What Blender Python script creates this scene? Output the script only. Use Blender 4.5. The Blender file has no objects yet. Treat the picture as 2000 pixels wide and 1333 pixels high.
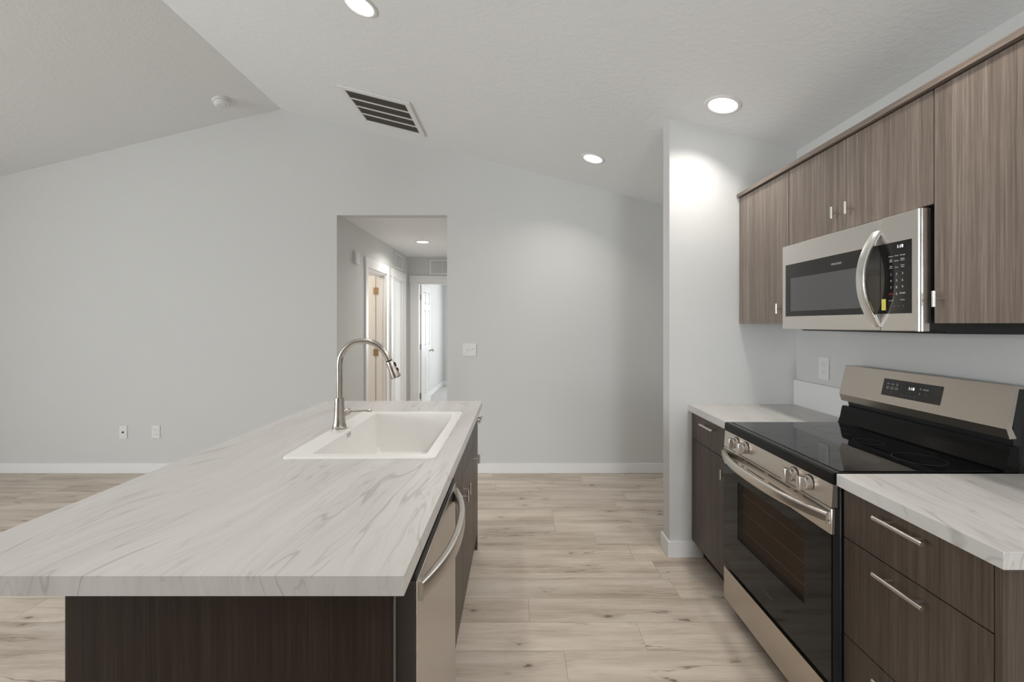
import bpy, bmesh, math, random
from mathutils import Vector, Matrix

random.seed(7)
SC = bpy.context.scene
COL = SC.collection

# ------------------------------------------------------------------ camera
cam_d = bpy.data.cameras.new('camera')
cam = bpy.data.objects.new('camera', cam_d)
COL.objects.link(cam)
cam.location = (0, 0, 1.397)
cam.rotation_euler = (math.pi / 2, 0, 0)
cam_d.sensor_width = 36.0
cam_d.lens = 36.0 * 880 / 2000
cam_d.shift_x = -9.0 / 2000
cam_d.shift_y = -33.5 / 2000
cam_d.clip_start = 0.02
SC.camera = cam

# ------------------------------------------------------------------ exposure / world / daylight
SC.view_settings.view_transform = 'Standard'
SC.view_settings.look = 'None'
SC.view_settings.exposure = 0.15
SC.view_settings.gamma = 1.0
SC.view_settings.use_curve_mapping = False
try:
    SC.cycles.diffuse_bounces = 9
    SC.cycles.max_bounces = 12
except Exception:
    pass
world = bpy.data.worlds.new('world')
SC.world = world
world.use_nodes = True
world.node_tree.nodes['Background'].inputs[0].default_value = (0.75, 0.85, 1.0, 1)
world.node_tree.nodes['Background'].inputs[1].default_value = 0.6


def area(name, loc, direction, sx, sy, watts, color, spread=180, shape='RECTANGLE'):
    d = bpy.data.lights.new(name, 'AREA')
    d.shape = shape
    d.size = sx
    d.size_y = sy
    d.energy = watts
    d.color = color
    d.spread = math.radians(spread)
    o = bpy.data.objects.new(name, d)
    COL.objects.link(o)
    o.location = loc
    o.rotation_euler = Vector(direction).to_track_quat('-Z', 'Y').to_euler()
    return o


DAY = (0.93, 0.975, 1.0)
# daylight at the windows of the left wall, the glazed door behind the viewer, the bedroom window, the side rooms
area('daylight', (-6.08, 0.1, 1.45), (1, 0, 0), 1.75, 1.25, 90, DAY)
area('daylight', (-6.08, -2.3, 1.45), (1, 0, 0), 1.75, 1.25, 90, DAY)
area('daylight', (-3.2, -3.98, 1.1), (0, 1, 0), 2.3, 1.9, 20, DAY)
area('daylight', (0.76, -3.98, 1.1), (0, 1, 0), 0.86, 1.9, 74, DAY)
area('daylight', (0.3, 10.22, 1.45), (0, -1, 0), 1.5, 1.25, 62, (0.96, 0.98, 1.0))
area('daylight', (-3.46, 6.45, 1.5), (1, 0, 0), 0.8, 1.1, 26, (0.96, 0.98, 1.0))
WARM = (1.0, 0.86, 0.70)
LAMP = (1.0, 0.95, 0.89)
area('bathroom_lamp', (-2.5, 5.1, 2.40), (0, 0, -1), 0.3, 0.3, 16, WARM)


# ------------------------------------------------------------------ geometry helpers
def new_bm():
    return bmesh.new()


def merge(dst, src):
    me = bpy.data.meshes.new('tmp')
    src.to_mesh(me)
    src.free()
    dst.from_mesh(me)
    bpy.data.meshes.remove(me)
    return dst


def box(bm, x0, x1, y0, y1, z0, z1, bev=0.0, seg=2):
    t = bmesh.new()
    bmesh.ops.create_cube(t, size=1.0)
    for v in t.verts:
        v.co = Vector(((x0 + x1) / 2 + v.co.x * (x1 - x0), (y0 + y1) / 2 + v.co.y * (y1 - y0), (z0 + z1) / 2 + v.co.z * (z1 - z0)))
    if bev > 0:
        bmesh.ops.bevel(t, geom=list(t.edges), offset=bev, segments=seg, affect='EDGES', profile=0.5)
    return merge(bm, t)


def bx(*a, **k):
    return box(new_bm(), *a, **k)


def prism(bm, pts, axis, a, b):
    """polygon pts (2D) extruded along axis from a to b. axis Y: pts=(x,z); X: pts=(y,z); Z: pts=(x,y)"""
    def mk(p, t):
        if axis == 'Y':
            return (p[0], t, p[1])
        if axis == 'X':
            return (t, p[0], p[1])
        return (p[0], p[1], t)
    va = [bm.verts.new(mk(p, a)) for p in pts]
    vb = [bm.verts.new(mk(p, b)) for p in pts]
    n = len(pts)
    fs = [bm.faces.new(va), bm.faces.new(list(reversed(vb)))]
    for i in range(n):
        fs.append(bm.faces.new((va[i], vb[i], vb[(i + 1) % n], va[(i + 1) % n])))
    bmesh.ops.recalc_face_normals(bm, faces=bm.faces[:])
    return bm


def frame_of(d):
    d = Vector(d).normalized()
    up = Vector((0, 0, 1)) if abs(d.z) < 0.95 else Vector((0, 1, 0))
    u = d.cross(up).normalized()
    return u, u.cross(d).normalized()


def lathe(bm, prof, origin, axis=(0, 0, 1), seg=32):
    """prof: list of (radius, height along axis)"""
    d = Vector(axis).normalized()
    u, w = frame_of(d)
    o = Vector(origin)
    rings = []
    for r, h in prof:
        if r < 1e-6:
            rings.append([bm.verts.new(o + d * h)])
        else:
            rings.append([bm.verts.new(o + d * h + (u * math.cos(2 * math.pi * i / seg) + w * math.sin(2 * math.pi * i / seg)) * r) for i in range(seg)])
    for A, B in zip(rings, rings[1:]):
        for i in range(seg):
            j = (i + 1) % seg
            if len(A) == 1 and len(B) == 1:
                continue
            if len(A) == 1:
                bm.faces.new((A[0], B[i], B[j]))
            elif len(B) == 1:
                bm.faces.new((A[i], B[0], A[j]))
            else:
                bm.faces.new((A[i], B[i], B[j], A[j]))
    if len(rings[0]) > 1:
        bm.faces.new(rings[0])
    if len(rings[-1]) > 1:
        bm.faces.new(list(reversed(rings[-1])))
    bmesh.ops.recalc_face_normals(bm, faces=bm.faces[:])
    return bm


def cyl(bm, p0, p1, r, seg=20, bev=0.0):
    p0, p1 = Vector(p0), Vector(p1)
    L = (p1 - p0).length
    if bev > 0:
        prof = [(r - bev, 0), (r, bev), (r, L - bev), (r - bev, L)]
    else:
        prof = [(r, 0), (r, L)]
    return lathe(bm, prof, p0, p1 - p0, seg)


def catmull(pts, n):
    P = [Vector(p) for p in pts]
    P = [P[0] * 2 - P[1]] + P + [P[-1] * 2 - P[-2]]
    out = []
    for i in range(1, len(P) - 2):
        for k in range(n):
            t = k / n
            a, b, c, d = P[i - 1], P[i], P[i + 1], P[i + 2]
            out.append(0.5 * ((2 * b) + (c - a) * t + (2 * a - 5 * b + 4 * c - d) * t * t + (3 * b - a - 3 * c + d) * t ** 3))
    out.append(P[-2].copy())
    return out


def sweep(bm, path, section, ref):
    """section: list of (a, b): a along ref-perpendicular side vector, b along ref direction"""
    ref = Vector(ref).normalized()
    rings = []
    n = len(path)
    for i, p in enumerate(path):
        t = (Vector(path[min(i + 1, n - 1)]) - Vector(path[max(i - 1, 0)])).normalized()
        side = t.cross(ref).normalized()
        rings.append([bm.verts.new(Vector(p) + side * a + ref * b) for a, b in section])
    m = len(section)
    for A, B in zip(rings, rings[1:]):
        for i in range(m):
            j = (i + 1) % m
            bm.faces.new((A[i], B[i], B[j], A[j]))
    bm.faces.new(rings[0])
    bm.faces.new(list(reversed(rings[-1])))
    bmesh.ops.recalc_face_normals(bm, faces=bm.faces[:])
    return bm


def circle_section(r, n=24):
    return [(r * math.cos(2 * math.pi * i / n), r * math.sin(2 * math.pi * i / n)) for i in range(n)]


def rrect_section(w, h, r, n=5):
    out = []
    for cx, cy, a0 in ((w / 2 - r, h / 2 - r, 0), (-w / 2 + r, h / 2 - r, 90), (-w / 2 + r, -h / 2 + r, 180), (w / 2 - r, -h / 2 + r, 270)):
        for k in range(n + 1):
            a = math.radians(a0 + 90 * k / n)
            out.append((cx + r * math.cos(a), cy + r * math.sin(a)))
    return out


def rrect(x0, x1, y0, y1, r, n=6):
    return [((x0 + x1) / 2 + a, (y0 + y1) / 2 + b) for a, b in rrect_section(x1 - x0, y1 - y0, r, n)]


def loops(bm, lps, cap_first=False, cap_last=False):
    R = [[bm.verts.new(p) for p in lp] for lp in lps]
    m = len(R[0])
    for A, B in zip(R, R[1:]):
        for i in range(m):
            j = (i + 1) % m
            bm.faces.new((A[i], B[i], B[j], A[j]))
    if cap_first:
        bm.faces.new(R[0])
    if cap_last:
        bm.faces.new(list(reversed(R[-1])))
    bmesh.ops.recalc_face_normals(bm, faces=bm.faces[:])
    return bm


def slab_hole(bm, x0, x1, y0, y1, z0, z1, hx0, hx1, hy0, hy1):
    xs, ys = [x0, hx0, hx1, x1], [y0, hy0, hy1, y1]
    T = [[bm.verts.new((x, y, z1)) for y in ys] for x in xs]
    B = [[bm.verts.new((x, y, z0)) for y in ys] for x in xs]
    for i in range(3):
        for j in range(3):
            if i == 1 and j == 1:
                continue
            bm.faces.new((T[i][j], T[i + 1][j], T[i + 1][j + 1], T[i][j + 1]))
            bm.faces.new((B[i][j], B[i][j + 1], B[i + 1][j + 1], B[i + 1][j]))
    for i in range(3):
        bm.faces.new((T[i][0], B[i][0], B[i + 1][0], T[i + 1][0]))
        bm.faces.new((T[i][3], T[i + 1][3], B[i + 1][3], B[i][3]))
        bm.faces.new((T[0][i], T[0][i + 1], B[0][i + 1], B[0][i]))
        bm.faces.new((T[3][i], B[3][i], B[3][i + 1], T[3][i + 1]))
    for (a, b) in (((1, 1), (2, 1)), ((2, 1), (2, 2)), ((2, 2), (1, 2)), ((1, 2), (1, 1))):
        bm.faces.new((T[a[0]][a[1]], T[b[0]][b[1]], B[b[0]][b[1]], B[a[0]][a[1]]))
    bmesh.ops.recalc_face_normals(bm, faces=bm.faces[:])
    return bm


def world_loc(o):
    p = Vector(o.location)
    while o.parent:
        o = o.parent
        p = p + Vector(o.location)
    return p


def obj(name, bm, material, parent=None):
    """link bm as ONE mesh object; vertices are given in world space"""
    if parent is not None:
        base = world_loc(parent)
        loc = Vector((0, 0, 0))
    else:
        xs = [v.co.x for v in bm.verts]; ys = [v.co.y for v in bm.verts]; zs = [v.co.z for v in bm.verts]
        base = Vector(((min(xs) + max(xs)) / 2, (min(ys) + max(ys)) / 2, min(zs)))
        loc = base
    for v in bm.verts:
        v.co -= base
    for f in bm.faces:
        f.smooth = True
    for e in bm.edges:
        if len(e.link_faces) != 2 or e.calc_face_angle(3.0) > 0.35:
            e.smooth = False
    me = bpy.data.meshes.new(name)
    bm.to_mesh(me)
    bm.free()
    me.materials.append(material)
    o = bpy.data.objects.new(name, me)
    COL.objects.link(o)
    o.location = loc
    if parent is not None:
        o.parent = parent
    return o


def tag(o, label, cat, group=None, kind=None):
    o['label'] = label
    o['category'] = cat
    if group:
        o['group'] = group
    if kind:
        o['kind'] = kind
    return o


def thing(name, label, cat, loc, group=None, kind=None):
    o = bpy.data.objects.new(name, None)
    COL.objects.link(o)
    o.location = loc
    o.empty_display_size = 0.05
    return tag(o, label, cat, group, kind)


def struct(name, bm, m, label, cat):
    return tag(obj(name, bm, m), label, cat, kind='structure')


def text_bm(items, plane):
    """items: (string, u, v, size, align); plane(u, v) -> origin, ux, uy vectors. One bmesh of all the lettering."""
    bm = new_bm()
    dg = None
    for s, u, v, size, al in items:
        c = bpy.data.curves.new('txt', 'FONT')
        c.body = s
        c.size = size
        c.align_x = al
        c.align_y = 'CENTER'
        c.extrude = 0.00015
        c.resolution_u = 3
        o = bpy.data.objects.new('txt', c)
        COL.objects.link(o)
        dg = bpy.context.evaluated_depsgraph_get()
        me = bpy.data.meshes.new_from_object(o.evaluated_get(dg))
        org, ux, uy = plane(u, v)
        n = ux.cross(uy)
        M = Matrix(((ux.x, uy.x, n.x, org.x), (ux.y, uy.y, n.y, org.y), (ux.z, uy.z, n.z, org.z), (0, 0, 0, 1)))
        me.transform(M)
        bm.from_mesh(me)
        bpy.data.objects.remove(o)
        bpy.data.curves.remove(c)
        bpy.data.meshes.remove(me)
    return bm


# ------------------------------------------------------------------ material helpers
class G:
    def __init__(self, name):
        self.m = bpy.data.materials.new(name)
        self.m.use_nodes = True
        self.t = self.m.node_tree
        self.b = self.t.nodes['Principled BSDF']

    def node(self, typ, **props):
        n = self.t.nodes.new(typ)
        for k, v in props.items():
            setattr(n, k, v)
        return n

    def put(self, sock, v):
        if isinstance(v, bpy.types.NodeSocket):
            self.t.links.new(v, sock)
        elif v is not None:
            if hasattr(sock.default_value, '__len__') and not hasattr(v, '__len__'):
                v = (v,) * len(sock.default_value)
            if hasattr(sock.default_value, '__len__') and len(sock.default_value) == 4 and len(v) == 3:
                v = tuple(v) + (1,)
            sock.default_value = v

    def pos(self):
        return self.node('ShaderNodeNewGeometry').outputs['Position']

    def sep(self, v):
        n = self.node('ShaderNodeSeparateXYZ')
        self.put(n.inputs[0], v)
        return n.outputs

    def comb(self, x=0.0, y=0.0, z=0.0):
        n = self.node('ShaderNodeCombineXYZ')
        for i, v in enumerate((x, y, z)):
            self.put(n.inputs[i], v)
        return n.outputs[0]

    def math(self, op, a, b=None, c=None):
        n = self.node('ShaderNodeMath', operation=op)
        for i, v in enumerate((a, b, c)):
            if v is not None:
                self.put(n.inputs[i], v)
        return n.outputs[0]

    def vmul(self, v, s):
        n = self.node('ShaderNodeVectorMath', operation='MULTIPLY')
        self.put(n.inputs[0], v)
        self.put(n.inputs[1], s)
        return n.outputs[0]

    def vadd(self, v, s):
        n = self.node('ShaderNodeVectorMath', operation='ADD')
        self.put(n.inputs[0], v)
        self.put(n.inputs[1], s)
        return n.outputs[0]

    def noise(self, vec, scale=1.0, detail=2.0, rough=0.5, dist=0.0):
        n = self.node('ShaderNodeTexNoise')
        self.put(n.inputs['Vector'], vec)
        self.put(n.inputs['Scale'], scale)
        self.put(n.inputs['Detail'], detail)
        self.put(n.inputs['Roughness'], rough)
        self.put(n.inputs['Distortion'], dist)
        return n.outputs['Fac']

    def white(self, vec):
        n = self.node('ShaderNodeTexWhiteNoise', noise_dimensions='3D')
        self.put(n.inputs['Vector'], vec)
        return n.outputs['Value']

    def rng(self, v, a, b, c=0.0, d=1.0, smooth=False):
        n = self.node('ShaderNodeMapRange')
        if smooth:
            n.interpolation_type = 'SMOOTHSTEP'
        for i, x in enumerate((v, a, b, c, d)):
            self.put(n.inputs[i], x)
        return n.outputs[0]

    def ramp(self, v, stops):
        n = self.node('ShaderNodeValToRGB')
        cr = n.color_ramp
        while len(cr.elements) < len(stops):
            cr.elements.new(0.5)
        for e, (p, c) in zip(cr.elements, stops):
            e.position = p
            e.color = tuple(c) + (1,)
        self.put(n.inputs[0], v)
        return n.outputs[0]

    def mix(self, fac, a, b, mode='MIX'):
        n = self.node('ShaderNodeMix', data_type='RGBA', blend_type=mode)
        self.put(n.inputs[0], fac)
        self.put(n.inputs[6], a)
        self.put(n.inputs[7], b)
        return n.outputs[2]

    def bump(self, h, strength=0.2, dist=0.001):
        n = self.node('ShaderNodeBump')
        self.put(n.inputs['Height'], h)
        self.put(n.inputs['Strength'], strength)
        self.put(n.inputs['Distance'], dist)
        self.t.links.new(n.outputs[0], self.b.inputs['Normal'])

    def set(self, color=None, rough=None, metal=None, spec=None, emit=None, estr=None, coat=None):
        I = self.b.inputs
        for k, v in (('Base Color', color), ('Roughness', rough), ('Metallic', metal), ('Specular IOR Level', spec),
                     ('Emission Color', emit), ('Emission Strength', estr), ('Coat Weight', coat)):
            if v is not None:
                self.put(I[k], v)
        return self.m


def plain(name, color, rough=0.5, metal=0.0, spec=0.5, var=0.03, scale=30):
    g = G(name)
    n = g.noise(g.pos(), scale, 3)
    c = g.mix(n, tuple(x * (1 - var) for x in color), tuple(min(1, x * (1 + var)) for x in color))
    return g.set(c, rough, metal, spec)


def paint(name, color, bump=0.25, scale=90):
    g = G(name)
    p = g.pos()
    n = g.noise(p, scale, 3, 0.6)
    big = g.noise(p, 0.8, 2)
    c = g.mix(big, tuple(x * 0.985 for x in color), tuple(x * 1.015 for x in color))
    g.bump(g.rng(n, 0.42, 0.62, smooth=True), bump, 0.002)
    return g.set(c, 0.75, 0, 0.25)


def metal(name, color, rough, brush=None, spread=0.08, bstr=0.03):
    g = G(name)
    p = g.pos()
    n = g.noise(g.vmul(p, brush or (40, 40, 40)), 1.0, 3, 0.6)
    c = g.mix(n, tuple(x * 0.985 for x in color), tuple(min(1, x * 1.015) for x in color))
    r = g.rng(n, 0.25, 0.75, rough - spread, rough + spread)
    if bstr:
        g.bump(n, bstr, 0.0005)
    return g.set(c, r, 1.0)


def wood(name, mul=1.0, along='z', rough=0.42, warm=1.0, spec=0.45):
    g = G(name)
    p = g.pos()
    k = {'z': (1, 1, 0.012), 'y': (1, 0.012, 1), 'x': (0.012, 1, 1)}[along]

    def sc(s, stretch=1.0):
        return tuple(s * (c if c == 1 else c * stretch) for c in k)
    warp = g.noise(g.vmul(p, sc(7, 14)), 1, 2)
    pw = g.vadd(p, g.vmul(g.comb(warp, warp, warp), tuple(0.006 * (1 if c == 1 else 0) for c in k)))
    a = g.noise(g.vmul(pw, sc(10, 2)), 1, 3, 0.6)
    b = g.noise(g.vmul(pw, sc(75)), 1, 4, 0.6)
    f = g.noise(g.vmul(pw, sc(330, 1.5)), 1, 2, 0.6)
    s = g.math('ADD', g.math('MULTIPLY', a, 0.24), g.math('ADD', g.math('MULTIPLY', b, 0.40), g.math('MULTIPLY', f, 0.36)))
    stops = [(0.34, (0.062, 0.048, 0.039)), (0.50, (0.120, 0.095, 0.079)), (0.66, (0.205, 0.170, 0.145))]
    c = g.ramp(s, [(p_, (r_ * mul * warm, g_ * mul, b_ * mul / warm)) for p_, (r_, g_, b_) in stops])
    g.bump(f, 0.12, 0.0006)
    return g.set(c, rough, 0, spec)


def counter(name, warp_amt=1.0):
    g = G(name)
    p = g.pos()
    px_, py_, pz_ = g.sep(p)[0:3]
    w = g.noise(g.vmul(p, (2.2, 0.9, 1.5)), 1, 2, 0.5)
    w2 = g.noise(g.vmul(p, (14, 6, 10)), 1, 2, 0.5)
    lean = g.math('MULTIPLY', py_, -0.10)
    u = g.math('ADD', g.math('ADD', px_, lean), g.math('ADD', g.math('MULTIPLY', g.math('SUBTRACT', w, 0.5), 0.34 * warp_amt), g.math('MULTIPLY', g.math('SUBTRACT', w2, 0.5), 0.022 * warp_amt)))
    q = g.comb(u, py_, pz_)
    n1 = g.noise(g.vmul(q, (5.0, 0.42, 0.9)), 1, 3, 0.55)
    n2 = g.noise(g.vadd(g.vmul(q, (11.0, 0.8, 1.6)), (5, 3, 1)), 1, 3, 0.55)
    n3 = g.noise(g.vmul(q, (60, 2.2, 6)), 1, 3, 0.6)

    def lines(n, k, wd):
        f = g.math('FRACT', g.math('MULTIPLY', n, k))
        return g.rng(g.math('ABSOLUTE', g.math('SUBTRACT', f, 0.5)), 0.0, wd, 1.0, 0.0, True)
    mask = g.rng(g.noise(g.vmul(p, (5, 1.4, 5)), 1, 2), 0.40, 0.66, 0.12, 1.0, True)
    mask2 = g.rng(g.noise(g.vadd(g.vmul(p, (6, 1.8, 6)), (9, 4, 2)), 1, 2), 0.42, 0.64, 0.0, 0.7, True)
    v = g.math('MINIMUM', g.math('ADD', g.math('MULTIPLY', lines(n1, 12.0, 0.085), mask), g.math('MULTIPLY', lines(n2, 14.0, 0.13), mask2)), 1.0)
    band = g.math('ADD', g.math('MULTIPLY', n2, 0.65), g.math('MULTIPLY', n3, 0.35))
    base = g.ramp(band, [(0.32, (0.545, 0.527, 0.507)), (0.50, (0.605, 0.588, 0.570)), (0.66, (0.665, 0.650, 0.633))])
    c = g.mix(g.math('MULTIPLY', v, 0.58), base, (0.33, 0.312, 0.295))
    return g.set(c, 0.33, 0, 0.45)


def floor_mat():
    g = G('oak_plank')
    PW, PL, Y0 = 0.183, 1.22, 1.924
    x, y, z = g.sep(g.pos())[0:3]
    v = g.math('DIVIDE', g.math('SUBTRACT', y, Y0), PW)
    row = g.math('FLOOR', v)
    r1 = g.white(g.comb(row, 3.3, 7.1))
    u = g.math('ADD', g.math('DIVIDE', x, PL), g.math('MULTIPLY', r1, 5.0))
    colm = g.math('FLOOR', u)
    idv = g.white(g.comb(row, colm, 1.7))
    id2 = g.white(g.comb(row, colm, 9.2))
    fy = g.math('FRACT', v)
    fx = g.math('FRACT', u)
    ey = g.math('MULTIPLY', g.math('MINIMUM', fy, g.math('SUBTRACT', 1.0, fy)), PW)
    ex = g.math('MULTIPLY', g.math('MINIMUM', fx, g.math('SUBTRACT', 1.0, fx)), PL)
    seam = g.rng(g.math('MINIMUM', ex, ey), 0.0006, 0.0016, 1.0, 0.0)
    off = g.comb(g.math('MULTIPLY', idv, 53.0), g.math('MULTIPLY', id2, 31.0), g.math('MULTIPLY', idv, 17.0))
    q = g.vadd(g.comb(x, y, 0.0), off)
    # knots bend the grain
    vor = g.node('ShaderNodeTexVoronoi', feature='F1', voronoi_dimensions='2D')
    g.put(vor.inputs['Vector'], g.vmul(q, (2.6, 6.5, 1)))
    g.put(vor.inputs['Scale'], 1.0)
    vd = vor.outputs['Distance']
    vsel = g.rng(g.sep(vor.outputs['Color'])[0], 0.60, 0.90, 0.0, 1.0)
    wob = g.math('MULTIPLY', g.math('SUBTRACT', g.noise(g.vmul(q, (22, 60, 1)), 1, 4, 0.65), 0.5), 0.34)
    vd = g.math('ADD', vd, wob)
    halo = g.math('MULTIPLY', g.rng(vd, 0.02, 0.30, 1.0, 0.0, True), vsel)
    bend = g.math('MULTIPLY', g.math('SUBTRACT', g.noise(g.vmul(q, (1.6, 5, 1)), 1, 2), 0.5), 0.055)
    qy = g.math('ADD', g.math('ADD', g.sep(q)[1], bend), g.math('MULTIPLY', halo, 0.02))
    qq = g.comb(g.sep(q)[0], qy, g.sep(q)[2])
    n1 = g.noise(g.vmul(qq, (1.3, 11, 1)), 1, 4, 0.55)
    n2 = g.noise(g.vmul(qq, (2.6, 60, 1)), 1, 4, 0.65)
    n3 = g.noise(g.vmul(qq, (14, 260, 1)), 1, 2, 0.6)
    s = g.math('ADD', g.math('MULTIPLY', n1, 0.55), g.math('ADD', g.math('MULTIPLY', n2, 0.25), g.math('MULTIPLY', n3, 0.20)))
    c = g.ramp(s, [(0.32, (0.33, 0.265, 0.205)), (0.42, (0.475, 0.400, 0.328)), (0.52, (0.60, 0.523, 0.445)), (0.66, (0.69, 0.622, 0.546))])
    crk = g.rng(g.math('ABSOLUTE', g.math('SUBTRACT', g.noise(g.vmul(qq, (1.1, 9, 1)), 1, 4, 0.55), 0.5)), 0.0, 0.014, 1.0, 0.0)
    cm = g.rng(g.noise(g.vmul(qq, (2.2, 7, 3)), 1, 2), 0.52, 0.64, 0.0, 0.85, True)
    c = g.mix(g.math('MULTIPLY', crk, cm), c, (0.20, 0.155, 0.115))
    knot = g.math('MULTIPLY', g.rng(vd, 0.01, 0.075, 1.0, 0.0, True), vsel)
    c = g.mix(g.math('MULTIPLY', halo, 0.30), c, (0.30, 0.235, 0.175))
    c = g.mix(g.math('MULTIPLY', knot, 0.8), c, (0.10, 0.075, 0.055))
    tone = g.rng(id2, 0, 1, 0.90, 1.07)
    c = g.mix(1.0, c, g.comb(tone, tone, tone), 'MULTIPLY')
    c = g.mix(g.math('MULTIPLY', seam, 0.6), c, (0.16, 0.13, 0.10))
    g.bump(g.math('SUBTRACT', s, g.math('MULTIPLY', seam, 0.6)), 0.15, 0.0012)
    return g.set(c, g.rng(n2, 0.3, 0.7, 0.40, 0.52), 0, 0.4)


def glass_black(name, col=(0.006, 0.006, 0.0065), rough=0.035, spec=0.5):
    g = G(name)
    n = g.noise(g.pos(), 60, 2)
    return g.set(g.mix(n, col, tuple(c * 1.15 for c in col)), rough, 0, spec)


def glass_tint(name, tint, fac):
    g = G(name)
    tr = g.node('ShaderNodeBsdfTransparent')
    tr.inputs[0].default_value = tuple(tint) + (1,)
    g.set((0.012, 0.011, 0.010), 0.03, 0, 0.5)
    mx = g.node('ShaderNodeMixShader')
    mx.inputs[0].default_value = fac
    g.t.links.new(g.b.outputs[0], mx.inputs[1])
    g.t.links.new(tr.outputs[0], mx.inputs[2])
    g.t.links.new(mx.outputs[0], g.t.nodes['Material Output'].inputs[0])
    return g.m


def glow(name, color, strength):
    g = G(name)
    return g.set((0.8, 0.8, 0.8), 0.5, 0, 0.2, color, strength)


M_wall = paint('wall_paint', (0.625, 0.628, 0.618), 0.10, 120)
M_ceil = paint('ceiling_paint', (0.785, 0.797, 0.80), 0.22, 26)
M_white = paint('white_trim_paint', (0.80, 0.80, 0.80), 0.0)
M_white.node_tree.nodes['Principled BSDF'].inputs['Roughness'].default_value = 0.35
M_plastic = plain('white_plastic', (0.74, 0.74, 0.73), 0.35)
M_slot = plain('dark_slot', (0.03, 0.03, 0.03), 0.6)
M_grey = plain('grey_slot', (0.30, 0.30, 0.30), 0.5)
M_floor = floor_mat()
M_carpet = paint('carpet_pile', (0.62, 0.61, 0.59), 1.0, 260)
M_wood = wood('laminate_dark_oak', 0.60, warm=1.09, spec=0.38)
M_wood_up = wood('laminate_dark_oak_lit', 1.58)  # lighter copy of the oak laminate; the uppers' brightness is put into the colour
M_wood_y = wood('laminate_dark_oak_lit_crosswise', 1.58, 'y')  # same brightened copy with the grain turned
M_wood_shaded = wood('laminate_dark_oak_shaded', 0.24, warm=1.16, spec=0.22)  # darkened copy of the oak laminate; the island end's shade is painted in
M_edge = plain('cabinet_edge', (0.20, 0.185, 0.17), 0.4)
M_carc = plain('cabinet_shadow_gap', (0.012, 0.010, 0.009), 0.7)
M_kick = plain('toe_kick', (0.035, 0.028, 0.024), 0.6)
M_counter = counter('laminate_marble')
M_counter_s = counter('laminate_marble_straight', 0.25)
M_splash = plain('backsplash_laminate', (0.74, 0.74, 0.735), 0.35, var=0.015, scale=8)
M_sink = plain('white_composite', (0.84, 0.828, 0.81), 0.30, var=0.01)
M_nickel = metal('brushed_nickel', (0.50, 0.465, 0.425), 0.27, (30, 30, 4), 0.04)
M_pull = metal('satin_nickel', (0.67, 0.63, 0.585), 0.32, (60, 60, 60), 0.04)
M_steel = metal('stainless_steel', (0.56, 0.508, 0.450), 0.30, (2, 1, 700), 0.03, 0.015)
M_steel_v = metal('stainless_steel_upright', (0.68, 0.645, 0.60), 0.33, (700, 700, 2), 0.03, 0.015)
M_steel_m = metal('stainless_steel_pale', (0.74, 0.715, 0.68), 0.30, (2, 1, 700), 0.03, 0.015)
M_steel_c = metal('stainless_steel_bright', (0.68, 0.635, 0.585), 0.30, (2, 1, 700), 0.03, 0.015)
M_chrome = metal('bright_steel', (0.78, 0.77, 0.75), 0.22, (4, 200, 20), 0.05, 0.02)
M_black = glass_black('black_glass', spec=0.42)
M_door_glass = glass_black('oven_door_glass', (0.004, 0.004, 0.004), 0.04, 0.28)
M_enamel = glass_black('black_enamel', (0.005, 0.005, 0.005), 0.12, 0.16)
M_blackp = plain('black_plastic', (0.012, 0.012, 0.013), 0.45)
M_door_side = plain('door_side_dark_reflection', (0.055, 0.046, 0.04), 0.4)  # dishwasher door sides; their dark reflection is put into the colour
M_panel = glass_black('control_glass', (0.014, 0.013, 0.0125), 0.08, 0.5)
M_mwin = glass_black('microwave_window', (0.085, 0.085, 0.086), 0.12, 0.5)
M_ovwin = glass_tint('oven_window', (0.80, 0.74, 0.68), 0.78)
M_cavity = plain('oven_cavity', (0.20, 0.17, 0.14), 0.5)
M_rack = plain('oven_rack', (0.62, 0.58, 0.52), 0.4)
M_ring = plain('burner_ring', (0.05, 0.05, 0.05), 0.3)
M_print = plain('white_print', (0.62, 0.62, 0.62), 0.5)
M_dim = plain('grey_print', (0.13, 0.13, 0.13), 0.5)
M_red = plain('red_print', (0.38, 0.03, 0.03), 0.5)
M_logo = plain('logo_print', (0.45, 0.45, 0.44), 0.4)
M_led = glow('clock_light', (0.92, 0.95, 1.0), 1.1)
M_yellow = plain('yellow_sticker', (0.72, 0.62, 0.13), 0.5)
M_lens = glow('lamp_lens', (1.0, 0.97, 0.93), 6.0)
M_brass = metal('aged_brass', (0.42, 0.30, 0.18), 0.40)
M_hinge = metal('dark_nickel', (0.30, 0.28, 0.25), 0.38)
M_duct = plain('duct_dark', (0.030, 0.024, 0.018), 0.8)
M_slat = plain('grille_slat', (0.16, 0.145, 0.12), 0.5)

# ------------------------------------------------------------------ the room
YB = 4.221                                   # back wall
XR = 1.681                                   # right wall
XL = -6.10
YF = -4.0
RX, RZ, SR, SL = -2.211, 3.416, 0.2516, 0.2435


def zr(x):
    return RZ - SR * (x - RX) if x > RX else RZ - SL * (RX - x)


bm = bx(XL - 0.12, XR + 0.12, YF - 0.12, 7.04, -0.12, 0.0)
struct('floor', bm, M_floor, 'light oak plank floor running across the kitchen and hallway', 'floor')
bm = new_bm()
prism(bm, [(RX, RZ), (XR + 0.12, zr(XR + 0.12)), (XR + 0.12, zr(XR + 0.12) + 0.15), (RX, RZ + 0.16), (XL - 0.12, zr(XL - 0.12) + 0.15), (XL - 0.12, zr(XL - 0.12))], 'Y', YF - 0.12, YB + 0.114)
struct('ceiling', bm, M_ceil, 'pale grey vaulted ceiling with a ridge left of the hallway opening', 'ceiling')

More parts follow.
